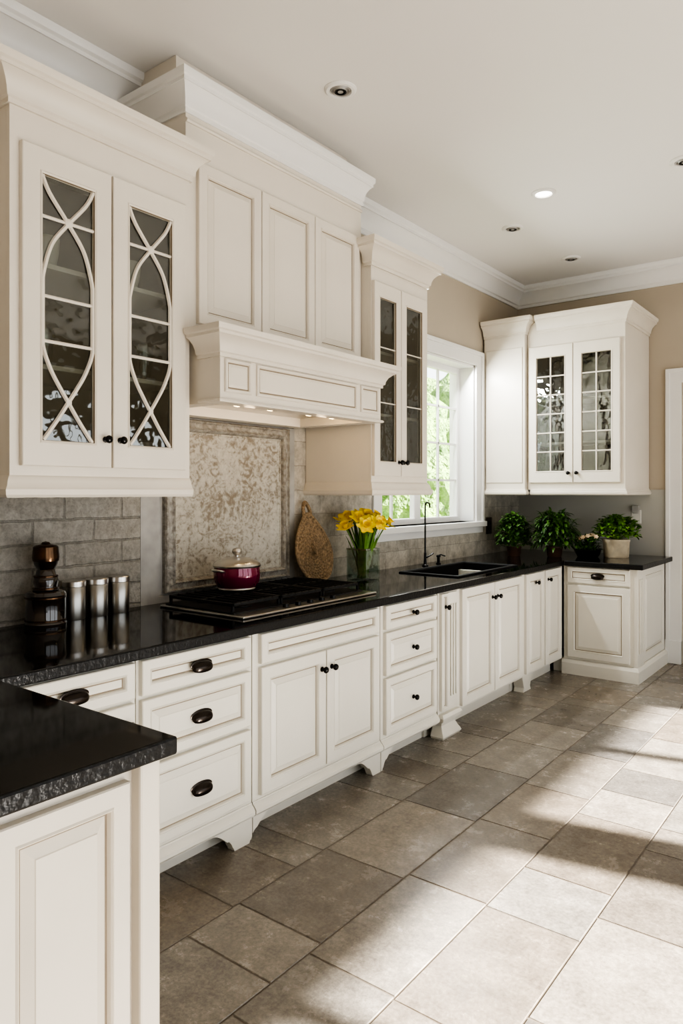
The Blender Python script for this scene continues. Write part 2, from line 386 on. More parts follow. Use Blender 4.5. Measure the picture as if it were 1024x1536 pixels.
# ================================================================ ROOM
CX=2.95; CEILZ=3.47; YB=6.7; XR=6.0; YR=-2.6
fr=random.Random(21)
b=B(); b.box(-.25,XR+.2,YR-.2,YB+.2,-.12,-.0025,1)
tl=b.bm.loops.layers.float_color.new('tone')
edges=[.30,.68,1.08,1.46,1.79,2.13,2.53,2.86,3.24,3.62,4.0,4.4,4.8,5.2,5.6,6.0]
g=.0026
for i in range(len(edges)-1):
    y=YR+fr.uniform(0,.4)-.3
    while y<YB:
        L=fr.choice((.24,.34,.42,.50,.60,.60))
        if edges[i]<1.5 and fr.random()<.15: L=.17
        y0,y1=max(y,YR),min(y+L,YB); y+=L
        if y1-y0<.03: continue
        x0,x1=edges[i]+g,edges[i+1]-g; y0+=g; y1-=g
        t=fr.random()
        c=.002
        lo=[b.bm.verts.new(p) for p in ((x0,y0,-.003),(x1,y0,-.003),(x1,y1,-.003),(x0,y1,-.003))]
        hi=[b.bm.verts.new(p) for p in ((x0+c,y0+c,0),(x1-c,y0+c,0),(x1-c,y1-c,0),(x0+c,y1-c,0))]
        fs=[b.face(hi)]+[b.face([lo[k],lo[(k+1)%4],hi[(k+1)%4],hi[k]]) for k in range(4)]
        col=(t,t,t,1)
        for f in fs:
            for l in f.loops: l[tl]=col
b.done('floor',[FLOORM,GROUT],kind='structure',label='grey-brown stone slab floor with thin joints',origin=(0,0,0))
B().box(-.25,XR+.2,YR-.2,YB+.2,CEILZ,CEILZ+.12).done('ceiling',CEIL,kind='structure')
WY0,WY1,WZ0,WZ1=4.30,5.78,1.22,2.60
B().cells(FX(-.25),[YR-.2,WY0,WY1,YB+.2],[0,WZ0,WZ1,CEILZ],lambda u,v:WY0<u<WY1 and WZ0<v<WZ1,0,.25).done('wall_left',WALLP,kind='structure')
DX0,DX1,DZ=1.50,2.45,2.42
B().cells(FY(YB+.2),[0,DX0,DX1,XR+.2],[0,DZ,CEILZ],lambda u,v:DX0<u<DX1 and v<DZ,0,.2).done('wall_back',WALLP,kind='structure')
ops=[(-1.6,.9),(1.2,3.7),(4.0,6.2)]
us=[YR,-1.6,.9,1.2,3.7,4.0,6.2,YB]
B().cells(FX(XR),us,[0,.02,2.45,CEILZ],lambda u,v:any(a<u<b for a,b in ops) and .02<v<2.45,0,.2).done('wall_right',WALLP,kind='structure')
B().box(0,XR,YR-.2,YR,0,CEILZ).done('wall_rear',WALLP,kind='structure')
for i,(a,b_) in enumerate(ops):
    b=B()
    for y in (a,(a+b_)/2,b_): b.box(XR+.06,XR+.12,y-.05,y+.05,.02,2.45)
    for z in (.02,2.39): b.box(XR+.06,XR+.12,a,b_,z,z+.06)
    for k in range(1,3):
        z=.1+2.27*k/3; b.box(XR+.08,XR+.10,a,b_,z-.012,z+.012)
    b.done('door_%d'%(i+2),TRIM,kind='structure')
wc=B(); wc.sweep([(0,YR),(0,YB),(XR,YB),(XR,YR)],[(o,z) for o,z in CROWN],z0=CEILZ-.19,sc=1.3)
wc.done('trim_1',TRIM,kind='structure',smooth=True,ang=25)
B().sweep([(DX1+.13,YB),(XR,YB)],[(0,0),(.018,0),(.018,.14),(.010,.17),(0,.17)]).done('baseboard_back',TRIM,kind='structure')
dd=thing('door_1',((DX0+DX1)/2,YB+.05,0),None,None,kind='structure')
b=B(); F=FY(YB)
b.cells(F,[DX0-.11,DX0,DX1,DX1+.11],[0,DZ,DZ+.11],lambda u,v:DX0<u<DX1 and v<DZ,0,.025)
b.cells(F,[DX0-.125,DX0-.09,DX1+.09,DX1+.125],[0,DZ+.09,DZ+.125],lambda u,v:DX0-.09<u<DX1+.09 and v<DZ+.09,0,.038)
b.fbox(F,DX0-.13,DX0+.0,0,.2,0,.04)
b.done('casing',TRIM,dd,bevel=.004)
b=B(); F2=FY(YB+.10)
b.rings(F2,DX0,DX1,0.005,DZ,[(0,-.04),(0,0),(.12,0),(.128,-.008),(.15,-.008),(.17,-.002)])
b.done('leaf',TRIM,dd)
win=thing('window_1',(0,(WY0+WY1)/2,WZ0),None,None,kind='structure')
F=FX(0)
b=B()
b.cells(F,[WY0-.11,WY0,WY1,WY1+.11],[WZ0-.02,WZ1,WZ1+.11],lambda u,v:WY0<u<WY1 and v<WZ1,0.0,.022)
b.cells(F,[WY0-.125,WY0-.09,WY1+.09,WY1+.125],[WZ0-.02,WZ1+.09,WZ1+.125],lambda u,v:WY0-.09<u<WY1+.09 and v<WZ1+.09,0,.036)
b.box(-.24,.06,WY0-.13,WY1+.13,WZ0-.045,WZ0)
b.box(0,.03,WY0-.11,WY1+.11,WZ0-.10,WZ0-.045)
b.box(-.24,0,WY0,WY0+.02,WZ0,WZ1); b.box(-.24,0,WY1-.02,WY1,WZ0,WZ1); b.box(-.24,0,WY0,WY1,WZ1-.02,WZ1)
b.done('casing',TRIM,win,bevel=.003)
mid=(WY0+WY1)/2
for a,c in ((WY0+.02,mid),(mid,WY1-.02)):
    s=B().rings(FX(-.18),a,c,WZ0,WZ1-.02,[(0,0),(0,.045),(.042,.045),(.048,.038),(.048,0)],hole=True).done('sash',TRIM,win)
    b=B(); z0,z1=WZ0+.045,WZ1-.065; a0,c0=a+.046,c-.046
    b.box(-.165,-.145,(a0+c0)/2-.009,(a0+c0)/2+.009,z0,z1)
    for k in range(1,4):
        z=z0+(z1-z0)*k/4; b.box(-.165,-.145,a0,c0,z-.009,z+.009)
    b.done('muntins',TRIM,s)
    B().box(-.156,-.152,a0,c0,z0,z1).done('glass_pane',WINGLASS,s)
B().lathe(FX(-.135),mid+.02,WZ0+.35,[(.012,0),(.012,.02),(.008,.04),(0,.045)],10,sv=3).done('latch',BLACK,win)
B().cells(FX(0),[0.05,2.28],[.92,1.50],lambda u,v:False,.0,.02).done('trim_2',BRICKM,kind='structure',origin=(0,0,0))
B().cells(FX(0),[3.34,3.45,4.17,5.91,YB],[.92,WZ0-.10,1.50,1.88],lambda u,v:(4.17<u<5.91 and v>WZ0-.10) or (u>3.45 and v>1.5),.0,.02).done('trim_3',SPLASHM,kind='structure',origin=(0,0,0))
B().box(0.02,1.40,YB-.012,YB,.92,1.50).done('trim_4',WALLG,kind='structure')
pn=thing('stone_panel',(0.0,2.82,.92),'worn grey-beige stone panel with carved frame behind the cooktop','wall panel')
B().rings(FX(0),2.20,3.34,.92,1.868,[(0,0),(0,.022),(.11,.022,.035),(.112,.012,.037)]).done('border',GREYST,pn)
B().rings(FX(.012),2.34,3.28,.965,1.86,[(0,0),(0,.022),(.006,.032),(.014,.036),(.020,.026),(.040,.030),(.052,.040),(.060,.030),(.066,.012),(.066,0)],hole=True).done('frame',CARVED,pn)
B().rings(FX(.012),2.405,3.215,1.03,1.795,[(0,0),(0,.012),(.01,.014),(.012,.010)]).done('relief',DAMASK,pn)

# ================================================================ BASE CABINETS
XF=.79; ZT=.88
def base_unit(y0,y1,label,layout,z0=.16,xf=XF,hollow_top=False):
    e=thing('base_cabinet',(xf/2,(y0+y1)/2,0),label,'cabinet')
    b=B()
    if hollow_top:
        b.box(.03,xf,y0,y1,z0,.66).box(xf-.03,xf,y0,y1,.66,ZT).box(.03,.05,y0,y1,.66,ZT).box(.05,xf-.03,y0,y0+.02,.66,ZT).box(.05,xf-.03,y1-.02,y1,.66,ZT)
    else: b.box(.03,xf,y0,y1,z0,ZT)
    b.box(.03,xf-.10,y0,y1,0,z0).done('body',PAINTW,e)
    F=FX(xf)
    for it in layout:
        if it[0]=='d': raised(F,it[1],it[2],it[3],it[4],0,.042,e,'drawer',it[5])
        else: raised(F,it[1],it[2],it[3],it[4],0,.058,e,'door',it[5])
    return e
def molding(e,y0,y1,z=.108,xf=XF):
    B().sweep([(xf-.03,y0),(xf-.03,y1)],[(0,0),(.045,0),(.055,.012),(.055,.026),(.045,.040),(.034,.050),(.034,.057),(0,.057)],z0=z).done('base_moulding',PAINTW,e,smooth=True,ang=30)
def valance(e,y0,y1,feet,xf=XF,zt=.110):
    def h(y):
        d=min(abs(y-f) for f in feet)
        if d<.045: return 0.0
        if d<.052: return .012
        if d<.075: return .012+.034*math.sin((d-.052)/.023*math.pi/2)
        if d<.085: return .050
        if d<.17:
            t=(d-.085)/.085
            return .050+.050*math.sin(t*math.pi/2)
        return .100
    n=110
    Y=[y0+(y1-y0)*i/n for i in range(n+1)]
    b=B(); F=FX(xf-.035)
    a=[b.bm.verts.new(F(u,h(u),0)) for u in Y]; c=[b.bm.verts.new(F(u,h(u),.04)) for u in Y]
    at=[b.bm.verts.new(F(u,zt,0)) for u in Y]; ct=[b.bm.verts.new(F(u,zt,.04)) for u in Y]
    for i in range(n):
        b.face([a[i],a[i+1],at[i+1],at[i]]); b.face([c[i],c[i+1],ct[i+1],ct[i]]); b.face([a[i],a[i+1],c[i+1],c[i]]); b.face([at[i],at[i+1],ct[i+1],ct[i]])
    b.face([a[0],c[0],ct[0],at[0]]); b.face([a[-1],c[-1],ct[-1],at[-1]])
    b.done('foot_valance',PAINTW,e)
def dr3(y0,y1,k):
    c=(y0+y1)/2; o=[]
    for a,b_ in ((.745,.872),(.50,.728),(.185,.483)):
        o.append(('d',y0,y1,a,b_,[(k,c,(a+b_)/2+.0)]))
    return o
FEET=(2.13,3.12)
eA=base_unit(1.09,1.597,'cream base cabinet with a drawer beside the peninsula',dr3(1.10,1.585,'c')[:1]+[('D',1.10,1.585,.185,.728,[('k',1.55,.66)])])
molding(eA,1.09,1.597); valance(eA,1.09,1.597,(1.12,))
eB=base_unit(1.603,2.187,'cream base cabinet with three raised-panel drawers and cup pulls',dr3(1.615,2.165,'c'))
molding(eB,1.603,2.187); valance(eB,1.603,2.187,FEET)
eC=base_unit(2.193,3.147,'cream double-door base cabinet under the cooktop',
  [('d',2.23,3.115,.745,.872,None),('D',2.23,2.668,.185,.728,[('k',2.635,.645)]),('D',2.676,3.115,.185,.728,[('k',2.709,.645)])])
molding(eC,2.193,3.147); valance(eC,2.193,3.147,FEET)
eD=base_unit(3.153,3.740,'narrow cream base cabinet with three drawers and round knobs',dr3(3.18,3.715,'k'))
molding(eD,3.153,3.740); valance(eD,3.153,3.740,FEET)
eP=thing('pull_out_cabinet',(.4,3.87,0),'narrow cream fluted pull-out cabinet with scrolled foot','cabinet')
B().box(.03,XF+.005,3.75,3.99,.13,ZT).box(.03,XF-.09,3.75,3.99,0,.13).done('body',PAINTW,eP)
raised(FX(XF+.005),3.765,3.845,.17,.87,0,.02,eP,'drawer',[('k',3.805,.79)])
b=B(); F=FX(XF+.005)
b.fbox(F,3.862,3.975,.17,.87,0,.012)
for k in range(3): b.fbox(F,3.878+k*.032,3.894+k*.032,.24,.80,.012,.022)
b.done('pilaster',[PAINTW],eP,bevel=.004)
b=B(); b.sweep([(.74,3.775),(XF+.02,3.775),(XF+.02,3.965),(.74,3.965)],[(-.05,0),(.010,0),(.018,.015),(.012,.03),(0,.05),(-.012,.075),(-.006,.095),(.016,.11),(.022,.13),(.012,.15),(-.05,.15)],z0=0)
b.done('foot',PAINTW,eP,smooth=True,ang=30)
eE=base_unit(3.998,4.985,'cream double-door sink base cabinet',[('D',4.03,4.485,.14,.872,[('k',4.45,.775)]),('D',4.495,4.95,.14,.872,[('k',4.53,.775)])],z0=.12,hollow_top=True)
eF=base_unit(4.99,5.78,'cream corner base cabinet with two narrow doors',[('D',5.02,5.36,.14,.872,[('k',5.19,.80)]),('D',5.385,5.72,.14,.872,[('k',5.43,.80)])],z0=.12,hollow_top=True)
P=[(5.0,.12),(5.02,.07),(5.035,.03),(5.02,0),(5.16,0),(5.145,.03),(5.16,.07),(5.18,.12)]
B().prism(FX(XF-.085),P,0,.08).done('foot',PAINTW,eF,bevel=.004)
eG=thing('base_cabinet',(1.05,6.2,0),'cream base cabinet with one drawer over a raised-panel door','cabinet')
B().box(.80,1.35,5.80,YB-.03,.12,ZT).box(.80,1.33,5.88,YB-.03,0,.12).done('body',PAINTW,eG)
F=FY(5.80)
raised(F,.835,1.325,.745,.872,0,.035,eG,'drawer',[('c',1.08,.81)])
raised(F,.835,1.325,.14,.728,0,.058,eG,'door',None)
b=B(); F=FX(1.35)
b.fbox(F,5.80,5.98,.118,.88,0,.030)
for k in range(3): b.fbox(F,5.835+k*.042,5.857+k*.042,.22,.80,.030,.040)
b.done('end_pilaster',[PAINTW],eG,bevel=.003)
raised(FX(1.35),5.985,YB-.04,.12,.88,-.002,.07,eG,'end_panel')
B().sweep([(.79,5.795),(1.375,5.795),(1.375,YB-.03)],[(-.03,0),(.022,0),(.022,.09),(.012,.11),(0,.118),(-.03,.118)]).done('plinth',PAINTW,eG)
B().box(.70,.80,5.83,5.88,0,.12).done('toe_kick',PAINTW,eG)
eH=thing('base_cabinet',(.85,.55,0),'cream peninsula base with raised end panel and corner post','cabinet')
B().box(.03,1.60,.10,1.03,.10,ZT).box(.06,1.55,.14,.99,0,.10).done('body',PAINT,eH)
F=FX(1.60)
for a,c in ((.668,.972),(.36,.664),(.13,.355)): raised(F,a,c,.10,.845,0,.05,eH,'end_panel',mats=[PAINT,GLAZE])
B().box(1.575,1.632,.990,1.045,0,ZT).done('corner_post',PAINT,eH,bevel=.006)
# ================================================================ WORKTOP
SY0,SY1,SX0,SX1=4.20,5.10,.26,.68
us=[0.022,SX0,SX1,.82,1.43,1.65]; vs=[.05,1.08,SY0,SY1,5.755,YB-.014]
def skip(x,y):
    if SX0<x<SX1 and SY0<y<SY1: return True
    if x<.82: return False
    if y<1.08: return False
    if y>5.755 and x<1.43: return False
    return True
wt=B().cells(FZ(.88),us,vs,skip,0,.042,m=0,ms=1).done('worktop',[GRANITE,GEDGE],bevel=.006,label='glossy black granite worktop running along the cabinets',category='worktop')
sk=thing('sink',((SX0+SX1)/2,(SY0+SY1)/2,.72),'black composite drop-in sink under the window','sink')
b=B(); b.rings(FZ(.922),SX0-.02,SX1+.02,SY0-.02,SY1+.02,[(.026,-.18),(.026,0.0005),(0,0.0005),(0,.006),(.004,.010),(.030,.010),(.036,.002),(.045,-.17)])
b.done('basin',SINKM,sk)
B().lathe(FZ(.753),(SX0+SX1)/2,(SY0+SY1)/2,[(.04,0),(.04,.004),(.02,.002),(0,.002)],20).done('drain',BLACK,sk,smooth=True)
e=thing('faucet',(.14,4.70,.922),'slim upright dark kitchen faucet behind the sink','faucet')
B().lathe(FZ(.922),.14,4.70,[(.024,0),(.024,.006),(.014,.014),(.010,.05),(.009,.10)],16).done('base',BLACK,e,smooth=True)
pts=catmull([(.14,4.70,.99),(.14,4.70,1.20),(.14,4.70,1.37),(.147,4.70,1.395),(.162,4.70,1.40),(.176,4.70,1.39),(.18,4.70,1.36)],6)
B().tube(pts,.0065,10).done('spout',BLACK,e,smooth=True,ang=60)
B().tube([(.14,4.715,.985),(.145,4.76,.995),(.15,4.80,1.01)],[.008,.006,.007],8).done('lever',BLACK,e,smooth=True)
e=thing('soap_dispenser',(.14,4.90,.922),'small dark soap pump beside the faucet','soap dispenser')
B().lathe(FZ(.922),.14,4.90,[(.02,0),(.02,.006),(.012,.012),(.012,.05),(.018,.055),(.018,.065),(.006,.07)],14).done('body',BLACK,e,smooth=True)
B().tube([(.14,4.90,.985),(.16,4.90,.995),(.20,4.90,.985)],.005,8).done('nozzle',BLACK,e,smooth=True)

# ================================================================ WALL CABINETS
def hollow(x1,y0,y1,z0,z1,shelves,e):
    b=B(); t=.018; xe=x1-.0205
    b.box(.02,xe,y0,y0+t,z0,z1); b.box(.02,xe,y1-t,y1,z0,z1); b.box(.02,xe,y0+t,y1-t,z0,z0+t); b.box(.02,xe,y0+t,y1-t,z1-t,z1)
    b.done('body',PAINT,e)
    b=B(); b.box(.02,.03,y0+t,y1-t,z0+t,z1-t)
    b.box(.03,x1-.03,y0+t,y0+t+.004,z0+t,z1-t); b.box(.03,x1-.03,y1-t-.004,y1-t,z0+t,z1-t)
    b.box(.03,x1-.03,y0+t+.004,y1-t-.004,z0+t,z0+t+.004)
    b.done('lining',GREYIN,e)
    for z in shelves: B().box(.035,x1-.05,y0+t+.005,y1-t-.005,z-.009,z+.009).done('shelf',BOOK,e)
e=thing('wall_cabinet',(.24,1.71,1.47),'cream wall cabinet with arched leaded glass doors and crown','cabinet')
y0,y1=1.30,2.115; x1=.48
hollow(x1,y0,y1,1.50,2.85,(1.95,2.33),e)
b=B(); F=FX(x1)
b.cells(F,[y0,1.37,2.045,y1],[1.50,1.63,2.67,2.85],lambda u,v:1.37<u<2.045 and 1.63<v<2.67,-.02,.0)
b.done('face_frame',PAINT,e)
glassdoor(F,1.335,1.702,1.575,2.73,0.001,.078,.095,e,'arch',[('k',1.672,1.685)])
glassdoor(F,1.710,2.077,1.575,2.73,0.001,.078,.095,e,'arch',[('k',1.740,1.685)])
B().sweep([(.02,y0),(x1,y0),(x1,y1)],[(0,0),(.018,0),(.026,.010),(.028,.03),(.018,.042),(.014,.06),(.006,.075),(0,.08)],z0=1.46).done('light_rail',PAINT,e,smooth=True,ang=30)
B().sweep([(.02,y0),(x1,y0),(x1,y1),(.462,y1)],CROWN,z0=2.85,so=.8).done('crown',PAINT,e,smooth=True,ang=25)
B().box(.02,x1-.001,y0+.001,y1-.001,2.852,2.985).done('top',PAINT,e)
for z,ys in ((1.96,(1.50,1.86,1.97)),(2.34,(1.52,1.90)),(1.524,(1.48,1.60,1.84,1.98))):
    for yy in ys:
        b=B(); h=random.uniform(.12,.20)
        b.lathe(FZ(z+.001),.34,yy,[(.03,0),(.034,.01),(.045,h*.5),(.050,h),(.046,h),(.040,h*.5),(.0,.012)],18)
        b.done('glass_tumbler',VASEGL if random.random()<.4 else BOOK,label='drinking vessel on a shelf inside the glass cabinet',category='glass',group='crockery in the glass cabinet',smooth=True)
e=thing('wall_cabinet',(.22,2.78,2.18),'tall cream three-door cabinet above the range hood with crown','cabinet')
y0,y1=2.12,3.447; x1=.45
B().box(.02,x1,y0,y1,2.19,3.33).done('body',PAINT,e)
B().box(.02,.36,y0+.02,y1-.02,3.33,CEILZ-.002).done('ceiling_filler',PAINT,e)
F=FX(x1)
for a,c in ((2.18,2.583),(2.588,2.995),(3.0,3.405)): raised(F,a,c,2.24,2.97,0,.055,e,'door',mats=[PAINT,GLAZE])
B().sweep([(.02,y0),(x1,y0),(x1,y1),(.02,y1)],CROWN,z0=3.17,sc=1.15,so=.62).done('crown',TRIM,e,smooth=True,ang=25)
B().sweep([(x1,y0),(x1,y1)],[(0,0),(.008,0),(.012,.008),(.006,.018),(0,.02)],z0=3.13).done('bead',PAINT,e)
e=thing('wall_cabinet',(.26,3.77,1.47),'cream wall cabinet with plain glass doors beside the window','cabinet')
y0,y1=3.452,4.09; x1=.52
hollow(x1,y0,y1,1.50,2.80,(1.95,2.33),e)
F=FX(x1)
B().cells(F,[y0,3.50,4.0,y1],[1.50,1.63,2.64,2.80],lambda u,v:3.50<u<4.0 and 1.63<v<2.64,-.02,.0).done('face_frame',PAINT,e)
glassdoor(F,3.458,3.742,1.575,2.72,.001,.058,.09,e,'slim',[('k',3.715,1.66)])
glassdoor(F,3.748,4.045,1.575,2.72,.001,.058,.09,e,'slim',[('k',3.776,1.66)])
B().sweep([(.02,y0),(x1,y0),(x1,y1),(.02,y1)],[(0,0),(.018,0),(.026,.010),(.028,.03),(.018,.042),(.014,.06),(.006,.075),(0,.08)],z0=1.46).done('light_rail',PAINT,e,smooth=True,ang=30)
B().sweep([(.47,y0),(x1,y0),(x1,y1),(.02,y1)],CROWN,z0=2.81,so=.8).done('crown',PAINT,e,smooth=True,ang=25)
B().box(.02,x1-.001,y0+.001,y1-.001,2.801,2.94).done('top',PAINT,e)
e=thing('wall_cabinet',(.2,6.3,1.47),'plain cream wall cabinet in the corner beside the window','cabinet')
B().box(.02,.405,5.93,YB-.015,1.50,2.985).done('body',PAINT,e,bevel=.003)
B().rings(FY(5.93),.04,.385,1.56,2.74,[(0,0),(0,.006),(.004,.008),(.01,.008)]).done('side_panel',PAINT,e)
B().sweep([(.02,5.93),(.405,5.93),(.405,5.975)],CROWN,z0=2.85,so=.8).done('crown',PAINT,e,smooth=True,ang=25)
B().sweep([(.02,5.93),(.405,5.93),(.405,5.975)],RAIL,z0=1.455).done('light_rail',PAINT,e,smooth=True,ang=30)
e=thing('wall_cabinet',(.82,6.3,1.47),'cream wall cabinet with gridded glass doors and crown','cabinet')
xa,xb,yf=.41,1.235,5.98
b=B(); t=.018; yb=YB-.015; yg=yf+.0205
b.box(xa,xa+t,yg,yb,1.50,2.83); b.box(xb-t,xb,yg,yb,1.50,2.83); b.box(xa+t,xb-t,yg,yb,1.50,1.518); b.box(xa,xb,yg,yb,2.83,2.99); b.done('body',PAINT,e)
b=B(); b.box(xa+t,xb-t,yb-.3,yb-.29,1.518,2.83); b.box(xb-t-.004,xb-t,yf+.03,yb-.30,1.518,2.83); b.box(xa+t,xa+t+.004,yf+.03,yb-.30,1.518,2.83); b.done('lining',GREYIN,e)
for z in (1.9,2.27): B().box(xa+t+.006,xb-t-.006,yf+.06,yb-.31,z-.009,z+.009).done('shelf',BOOK,e)
F=FY(yf)
B().cells(F,[xa,xa+.08,xb-.08,xb],[1.50,1.64,2.66,2.99],lambda u,v:xa+.08<u<xb-.08 and 1.64<v<2.66,-.02,0).done('face_frame',PAINT,e)
xm=(xa+xb)/2-.005
glassdoor(F,xa+.02,xm-.003,1.56,2.73,.001,.072,.10,e,'grid',[('k',xm-.035,1.64)])
glassdoor(F,xm+.003,xb-.035,1.56,2.73,.001,.072,.10,e,'grid',[('k',xm+.035,1.64)])
B().sweep([(.50,yf),(xb,yf),(xb,yb)],CROWN,z0=2.85,so=.8).done('crown',PAINT,e,smooth=True,ang=25)
B().sweep([(xa+.03,yf),(xb,yf),(xb,yb)],RAIL,z0=1.455).done('light_rail',PAINT,e,smooth=True,ang=30)
# ================================================================ RANGE HOOD
e=thing('range_hood',(.33,2.75,1.87),'cream mantel-style range hood with panelled front and lit underside','range hood')
h0,h1,xh=2.14,3.36,.65
B().cells(FZ(1.87),[.03,.12,.58,xh],[h0,h0+.08,h1-.08,h1],lambda x,y:.12<x<.58 and h0+.08<y<h1-.08,0,.30).done('body',PAINT,e,bevel=.002)
F=FX(xh)
for a,c in ((2.165,2.325),(2.36,3.13),(3.165,3.335)):
    B().rings(F,a,c,1.915,2.06,[(0,-.002),(0,.006),(.004,.010),(.012,.010),(.016,.004),(.022,.003),(.034,.008)],mg=(4,)).done('front_panel',[PAINT,GLAZE],e)
B().sweep([(.52,h0),(xh,h0),(xh,h1),(.57,h1)],[(0,0),(.010,0),(.014,.006),(.010,.014),(0,.016)],z0=1.87).done('bottom_bead',PAINT,e)
B().sweep([(.512,h0),(xh,h0),(xh,h1),(.57,h1)],[(o,z) for o,z in CROWN],z0=2.065,sc=.85).box(.46,xh,h0,h1,2.168,2.188).done('mantel_shelf',PAINT,e,smooth=True,ang=25)
B().box(.12,.58,h0+.08,h1-.08,1.92,1.94).done('steel_liner',STEEL,e)
for yy in (2.42,2.65,2.95,3.15):
    B().lathe(FZ(1.885),.47,yy,[(0,0),(.018,.004),(.024,.015),(.026,.036)],14).done('bulb',BULB,e,smooth=True)
for yy in (2.5,3.05):
    L=bpy.data.lights.new('hood_lamp','POINT'); L.energy=1.0; L.color=(1,.74,.46); L.shadow_soft_size=.03
    lo=bpy.data.objects.new('hood_lamp',L); COL.objects.link(lo); lo.location=(.47,yy,1.87)

# ================================================================ COOKTOP
e=thing('cooktop',(.40,2.72,.922),'gas cooktop with black cast iron grates and steel frame','cooktop')
B().box(.13,.70,2.23,3.25,.9225,.934).done('frame',STEEL,e,bevel=.004)
B().box(.15,.62,2.25,3.23,.934,.940).done('tray',IRON,e)
for k in range(3):
    a=2.262+k*.322; c=a+.314; b=B()
    for yy in (a,c-.012): b.box(.16,.60,yy,yy+.012,.965,.980)
    for xx in (.16,.374,.588): b.box(xx,xx+.012,a,c,.965,.980)
    for q in range(1,6):
        yy=a+(c-a)*q/6; b.box(.165,.60,yy-.004,yy+.004,.968,.982)
    for xx in (.162,.588):
        for yy in (a,c-.012): b.box(xx,xx+.012,yy,yy+.012,.940,.966)
    b.done('grate',IRON,e,bevel=.002)
    for xx in (.27,.49):
        B().lathe(FZ(.940),xx,(a+c)/2,[(.055,0),(.055,.006),(.042,.010),(.042,.016),(.036,.020),(0,.021)],20).done('burner',IRON,e,smooth=True)
for k in range(5):
    B().lathe(FZ(.934),.66,2.55+k*.09,[(.016,0),(.014,.016),(.009,.018),(0,.019)],14).done('knob',BLACK,e,smooth=True)
# ================================================================ POT
px,py=.28,2.60
e=thing('cooking_pot',(px,py,.982),'glossy maroon pot with steel lid on the cooktop','pot')
B().lathe(FZ(.983),px,py,[(.075,.004),(.098,.014),(.116,.045),(.120,.085),(.114,.12),(.108,.12),(.10,.05),(0,.03)],32).done('body',MAROON,e,smooth=True)
B().lathe(FZ(.983),px,py,[(.090,-.001),(.096,.006),(.092,.014)],32).done('base',STEEL,e,smooth=True)
B().lathe(FZ(1.103),px,py,[(.120,-.004),(.123,.004),(.118,.012),(.10,.026),(.06,.040),(.022,.046),(0,.047)],32).done('lid',STEEL,e,smooth=True)
B().lathe(FZ(1.148),px,py,[(.010,0),(.010,.008),(.022,.018),(.026,.030),(.020,.042),(0,.048)],20).done('knob',STEEL,e,smooth=True)
for s in (-1,1):
    B().tube(catmull([(px-.03,py+s*.112,1.08),(px-.03,py+s*.14,1.088),(px,py+s*.15,1.09),(px+.03,py+s*.14,1.088),(px+.03,py+s*.112,1.08)],5),.006,8).done('handle',STEEL,e,smooth=True)
# ================================================================ PEPPER MILL
mx_,my_=.13,1.64
e=thing('pepper_mill',(mx_,my_,.922),'tall lacquered dark brown pepper mill with bronze bands','pepper mill')
B().lathe(FZ(.922),mx_,my_,[(.082,0),(.084,.012),(.080,.02),(.080,.12),(.083,.128),(.076,.142),(.05,.15)],32).done('base',MILL,e,smooth=True)
B().lathe(FZ(.922),mx_,my_,[(.050,.148),(.046,.165),(.052,.185),(.048,.20),(.040,.215),(.036,.235),(.046,.255),(.050,.27)],32).done('body',MILL,e,smooth=True)
for z,r in ((.024,.082),(.118,.082),(.205,.048),(.155,.052)):
    B().lathe(FZ(.922),mx_,my_,[(r-.004,z-.004),(r+.001,z-.002),(r+.001,z+.004),(r-.004,z+.006)],32).done('band',COPPER,e,smooth=True)
B().lathe(FZ(.922),mx_,my_,[(.052,.270),(.054,.285),(.050,.328),(.042,.335),(.02,.340),(.014,.348),(0,.352)],32).done('lid',COPPER,e,smooth=True)
# ================================================================ CANISTERS
src=None
for k,(xx,yy) in enumerate(((.085,1.80),(.085,1.915),(.085,2.03))):
    if k==0:
        src=thing('canister',(xx,yy,.922),'small brushed tin canister with flat lid','canister',group='tin canisters')
        B().lathe(FZ(.922),xx,yy,[(.047,0),(.048,.004),(.048,.140),(.046,.143)],32).done('body',TIN,src,smooth=True)
        B().lathe(FZ(.922),xx,yy,[(.046,.143),(.050,.144),(.050,.165),(.047,.169),(.0,.170)],32).done('lid',STEEL,src,smooth=True)
    else: copy_thing(src,(xx,yy,.922))
# ================================================================ WOVEN TRAY
e=thing('woven_basket_tray',(.12,3.42,.922),'teardrop woven rattan tray leaning on the backsplash','woven tray')
def tear(t,R):
    a=t*2*math.pi
    x=R*math.sin(a); y=-R*1.15*math.cos(a)
    if y>0: x*=1-.45*(y/(R*1.15))**1.6; y*=1.25
    return x,y
b=B(); yc=3.42
def LP(u,v,w): return (.14-(v)*.20+w*.98, yc+u-.05*v, .9225+v*.98+w*.2)
nR=22; nS=64; rings_=[]
for i in range(nR+1):
    R=.165*i/nR; wv=.010+.014*(i/nR)**3+.006*(i%2)
    ring=[]
    for k in range(nS):
        x,y=tear(k/nS,R); ring.append(b.bm.verts.new(LP(x,y+.19,wv+.004*((k+i//2)%2))))
    rings_.append(ring)
for i in range(nR):
    for k in range(nS): b.face([rings_[i][k],rings_[i][(k+1)%nS],rings_[i+1][(k+1)%nS],rings_[i+1][k]])
ob=b.done('weave',GRAN,e,recalc=True); sd=ob.modifiers.new('s','SOLIDIFY'); sd.thickness=.01
b=B(); b.tube([LP(tear(k/nS,.165)[0],tear(k/nS,.165)[1]+.19,.022) for k in range(nS+1)],.010,8)
b.done('rim',GRAN,e,smooth=True)
b=B(); b.tube(catmull([LP(-.03,.41,.02),LP(-.028,.46,.02),LP(0,.50,.02),LP(.028,.46,.02),LP(.03,.41,.02)],5),.012,8); b.done('handle',GRAN,e,smooth=True)
